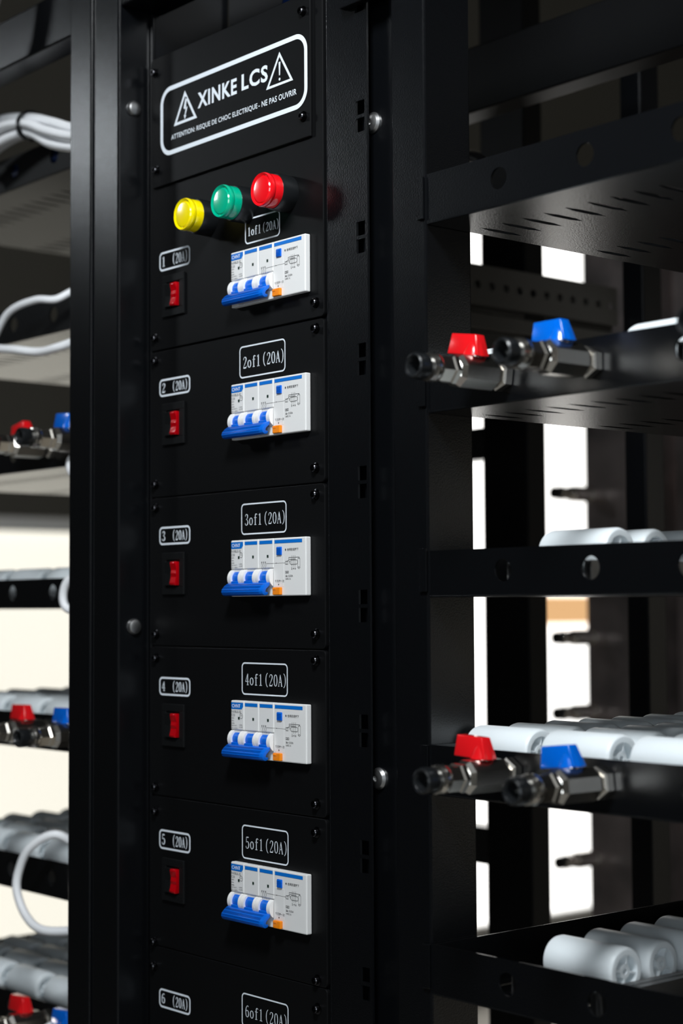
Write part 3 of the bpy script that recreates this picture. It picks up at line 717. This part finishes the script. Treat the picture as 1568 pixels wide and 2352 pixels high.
# ================================================================== CABLES
def cable(name, pts, r, m_, label, group=None, sm=8):
    b = NB(); tube(b, pts, r, 12, sm); o = obj(name, b, M[m_]); return tag(o, label, 'cable', group)
gc = 'white cables of the tied bundle'
cen = [(-.5458, 1.7950), (-.4673, 1.8085), (-.4045, 1.8025), (-.3600, 1.7850), (-.3150, 1.7700), (-.2700, 1.7600)]
sp = [1.9, 1.5, .95, 1.3, 1.15, 1.1]
for k in range(5):
    a = 2 * PI * k / 5 + .5; c_, s_ = .0090 * math.cos(a), .0090 * math.sin(a)
    nm = ('highest one', 'one at the left of the tie', 'one under the tie', 'frontmost one', 'rearmost one')[k]
    cable('white_cable', [(x_ + .002 * s_, .0200 + c_ * (1 if q < 4 else 1), z_ + s_ * sp[q]) for q, (x_, z_) in enumerate(cen)], .0050, 'cable', 'white cable in the tied bundle at the upper left', gc)
b = NB(); lathe(b, [(-.0030, .0143), (-.0030, .0160), (.0030, .0160), (.0030, .0143)], (-.4045, .0200, 1.8025), 'X', 24, closed=True); tag(obj('cable_tie', b, M['blackplastic']), 'black tie around the bundle of white cables', 'cable tie')
for k, (z, y) in enumerate(((1.7870, .062), (1.7870, .082))):
    cable('blue_cable', [(-.60, y, z), (-.45, y, z + .001), (-.33, y + .002, z)], .0048 if k else .0045, 'bluecable', ('dark blue cable lying in the top tray under the white bundle, front one', 'dark blue cable lying in the top tray under the white bundle, rear one')[k])
cable('white_cable', [(-.5458, .0284, 1.5512), (-.483, .0221, 1.591), (-.4463, .020, 1.614), (-.4045, .0263, 1.6214), (-.3804, .0367, 1.6200), (-.3678, .060, 1.6305), (-.360, .090, 1.6100)], .0038, 'cable', 'thin white cable arching over the left rack rail below the bundle')
cable('white_cable', [(-.5458, .008, 1.5983), (-.4725, .0069, 1.5784), (-.4202, .0109, 1.5701), (-.3867, .020, 1.5648), (-.3574, .0242, 1.5659), (-.3281, .0347, 1.5722), (-.285, .040, 1.579)], .0045, 'cable', 'white cable sagging across the left rack below the arching one')
cable('white_cable', [(-.3300, .0447, 1.4495), (-.3360, .0300, 1.4530), (-.3343, .0263, 1.4413), (-.3302, .0326, 1.4298)], .0040, 'cable', 'short white cable hanging at the upright beside the higher blue lever')
cable('white_cable', [(-.290, .040, 1.343), (-.3155, .0347, 1.3377), (-.3322, .0242, 1.3314), (-.3401, .0221, 1.3167), (-.3364, .0242, 1.3031), (-.3176, .0347, 1.2979), (-.290, .040, 1.296)], .0042, 'cable', 'white cable loop bulging beside the upright at eye level')
cable('white_cable', [(-.3600, .090, 1.0420), (-.3640, .060, 1.0600), (-.3741, .0347, 1.0760), (-.3951, .0179, 1.0624), (-.4097, .0137, 1.0383), (-.4097, .0116, 1.0174), (-.394, .0137, .9943), (-.3678, .0179, .9839), (-.3281, .0347, .987), (-.290, .042, .992)], .0044, 'cable', 'white cable making a big loop in front of the lower left tray')
cable('white_cable', [(-.300, .0326, .9300), (-.3281, .0326, .9100), (-.3521, .020, .8938), (-.3783, .0053, .8771), (-.4045, -.0072, .852)], .0042, 'cable', 'white cable crossing in front of the rollers at the bottom left corner')
cable('blue_cable', [(.00, .060, 1.90), (-.010, .055, 1.84), (-.018, .050, 1.80), (-.03, .045, 1.70)], .009, 'bluecable', 'dark blue cable hanging in the dark behind the warning plate')
cable('black_cable', [(-.10, .30, 1.72), (-.02, .27, 1.73), (.018, .26, 1.715), (.016, .26, 1.690), (-.02, .27, 1.668), (-.08, .30, 1.655)], .0060, 'blackcable', 'black cable loop hanging behind the right rack upright')
cable('black_cable', [(-.39, -.075, 1.83), (-.352, -.070, 1.862), (-.332, -.065, 1.90), (-.318, -.060, 1.96)], .009, 'blackcable', 'thick black cable passing the upper left corner of the picture')

# ================================================================== BACKGROUND
def bgpost(name, x0, x1, y0, y1, z1, m_, label, cat='post'):
    b = NB(); bx(b, x0, x1, y0, y1, 0, z1, .002, 2); return tag(obj(name, b, M[m_]), label, cat)
bgpost('manifold_column', -.607, -.478, 1.094, 1.20, 1.95, 'steelpanel', 'blurred steel column, brownish reflections painted on, with valve stubs behind the right rack', 'column')
bgpost('steel_column', -.455, -.300, 1.120, 1.22, 1.95, 'steelpanel', 'blurred steel column, brownish reflections painted on, at the right picture edge behind the rack', 'column')
bgpost('rear_post', -.022, .006, .500, .530, 1.92, 'powder', 'black post between the two blurred steel columns')
for k, z in enumerate((1.4710, 1.2570, 1.1460, .9290)):
    c = vcopy(vr, ('blurred dark valve stub against the bright window, topmost of four', 'blurred dark valve stub just below the glowing tan board',
                   'blurred dark valve stub against the bright window, third of the four', 'blurred dark valve stub against the bright window, lowest of four')[k], 0, -.5920, 1.094, z)
    for ch in [c_ for c_ in C.objects if c_.parent == c and c_.name.split('.')[0] in ('lever', 'stem')]: bpy.data.objects.remove(ch)
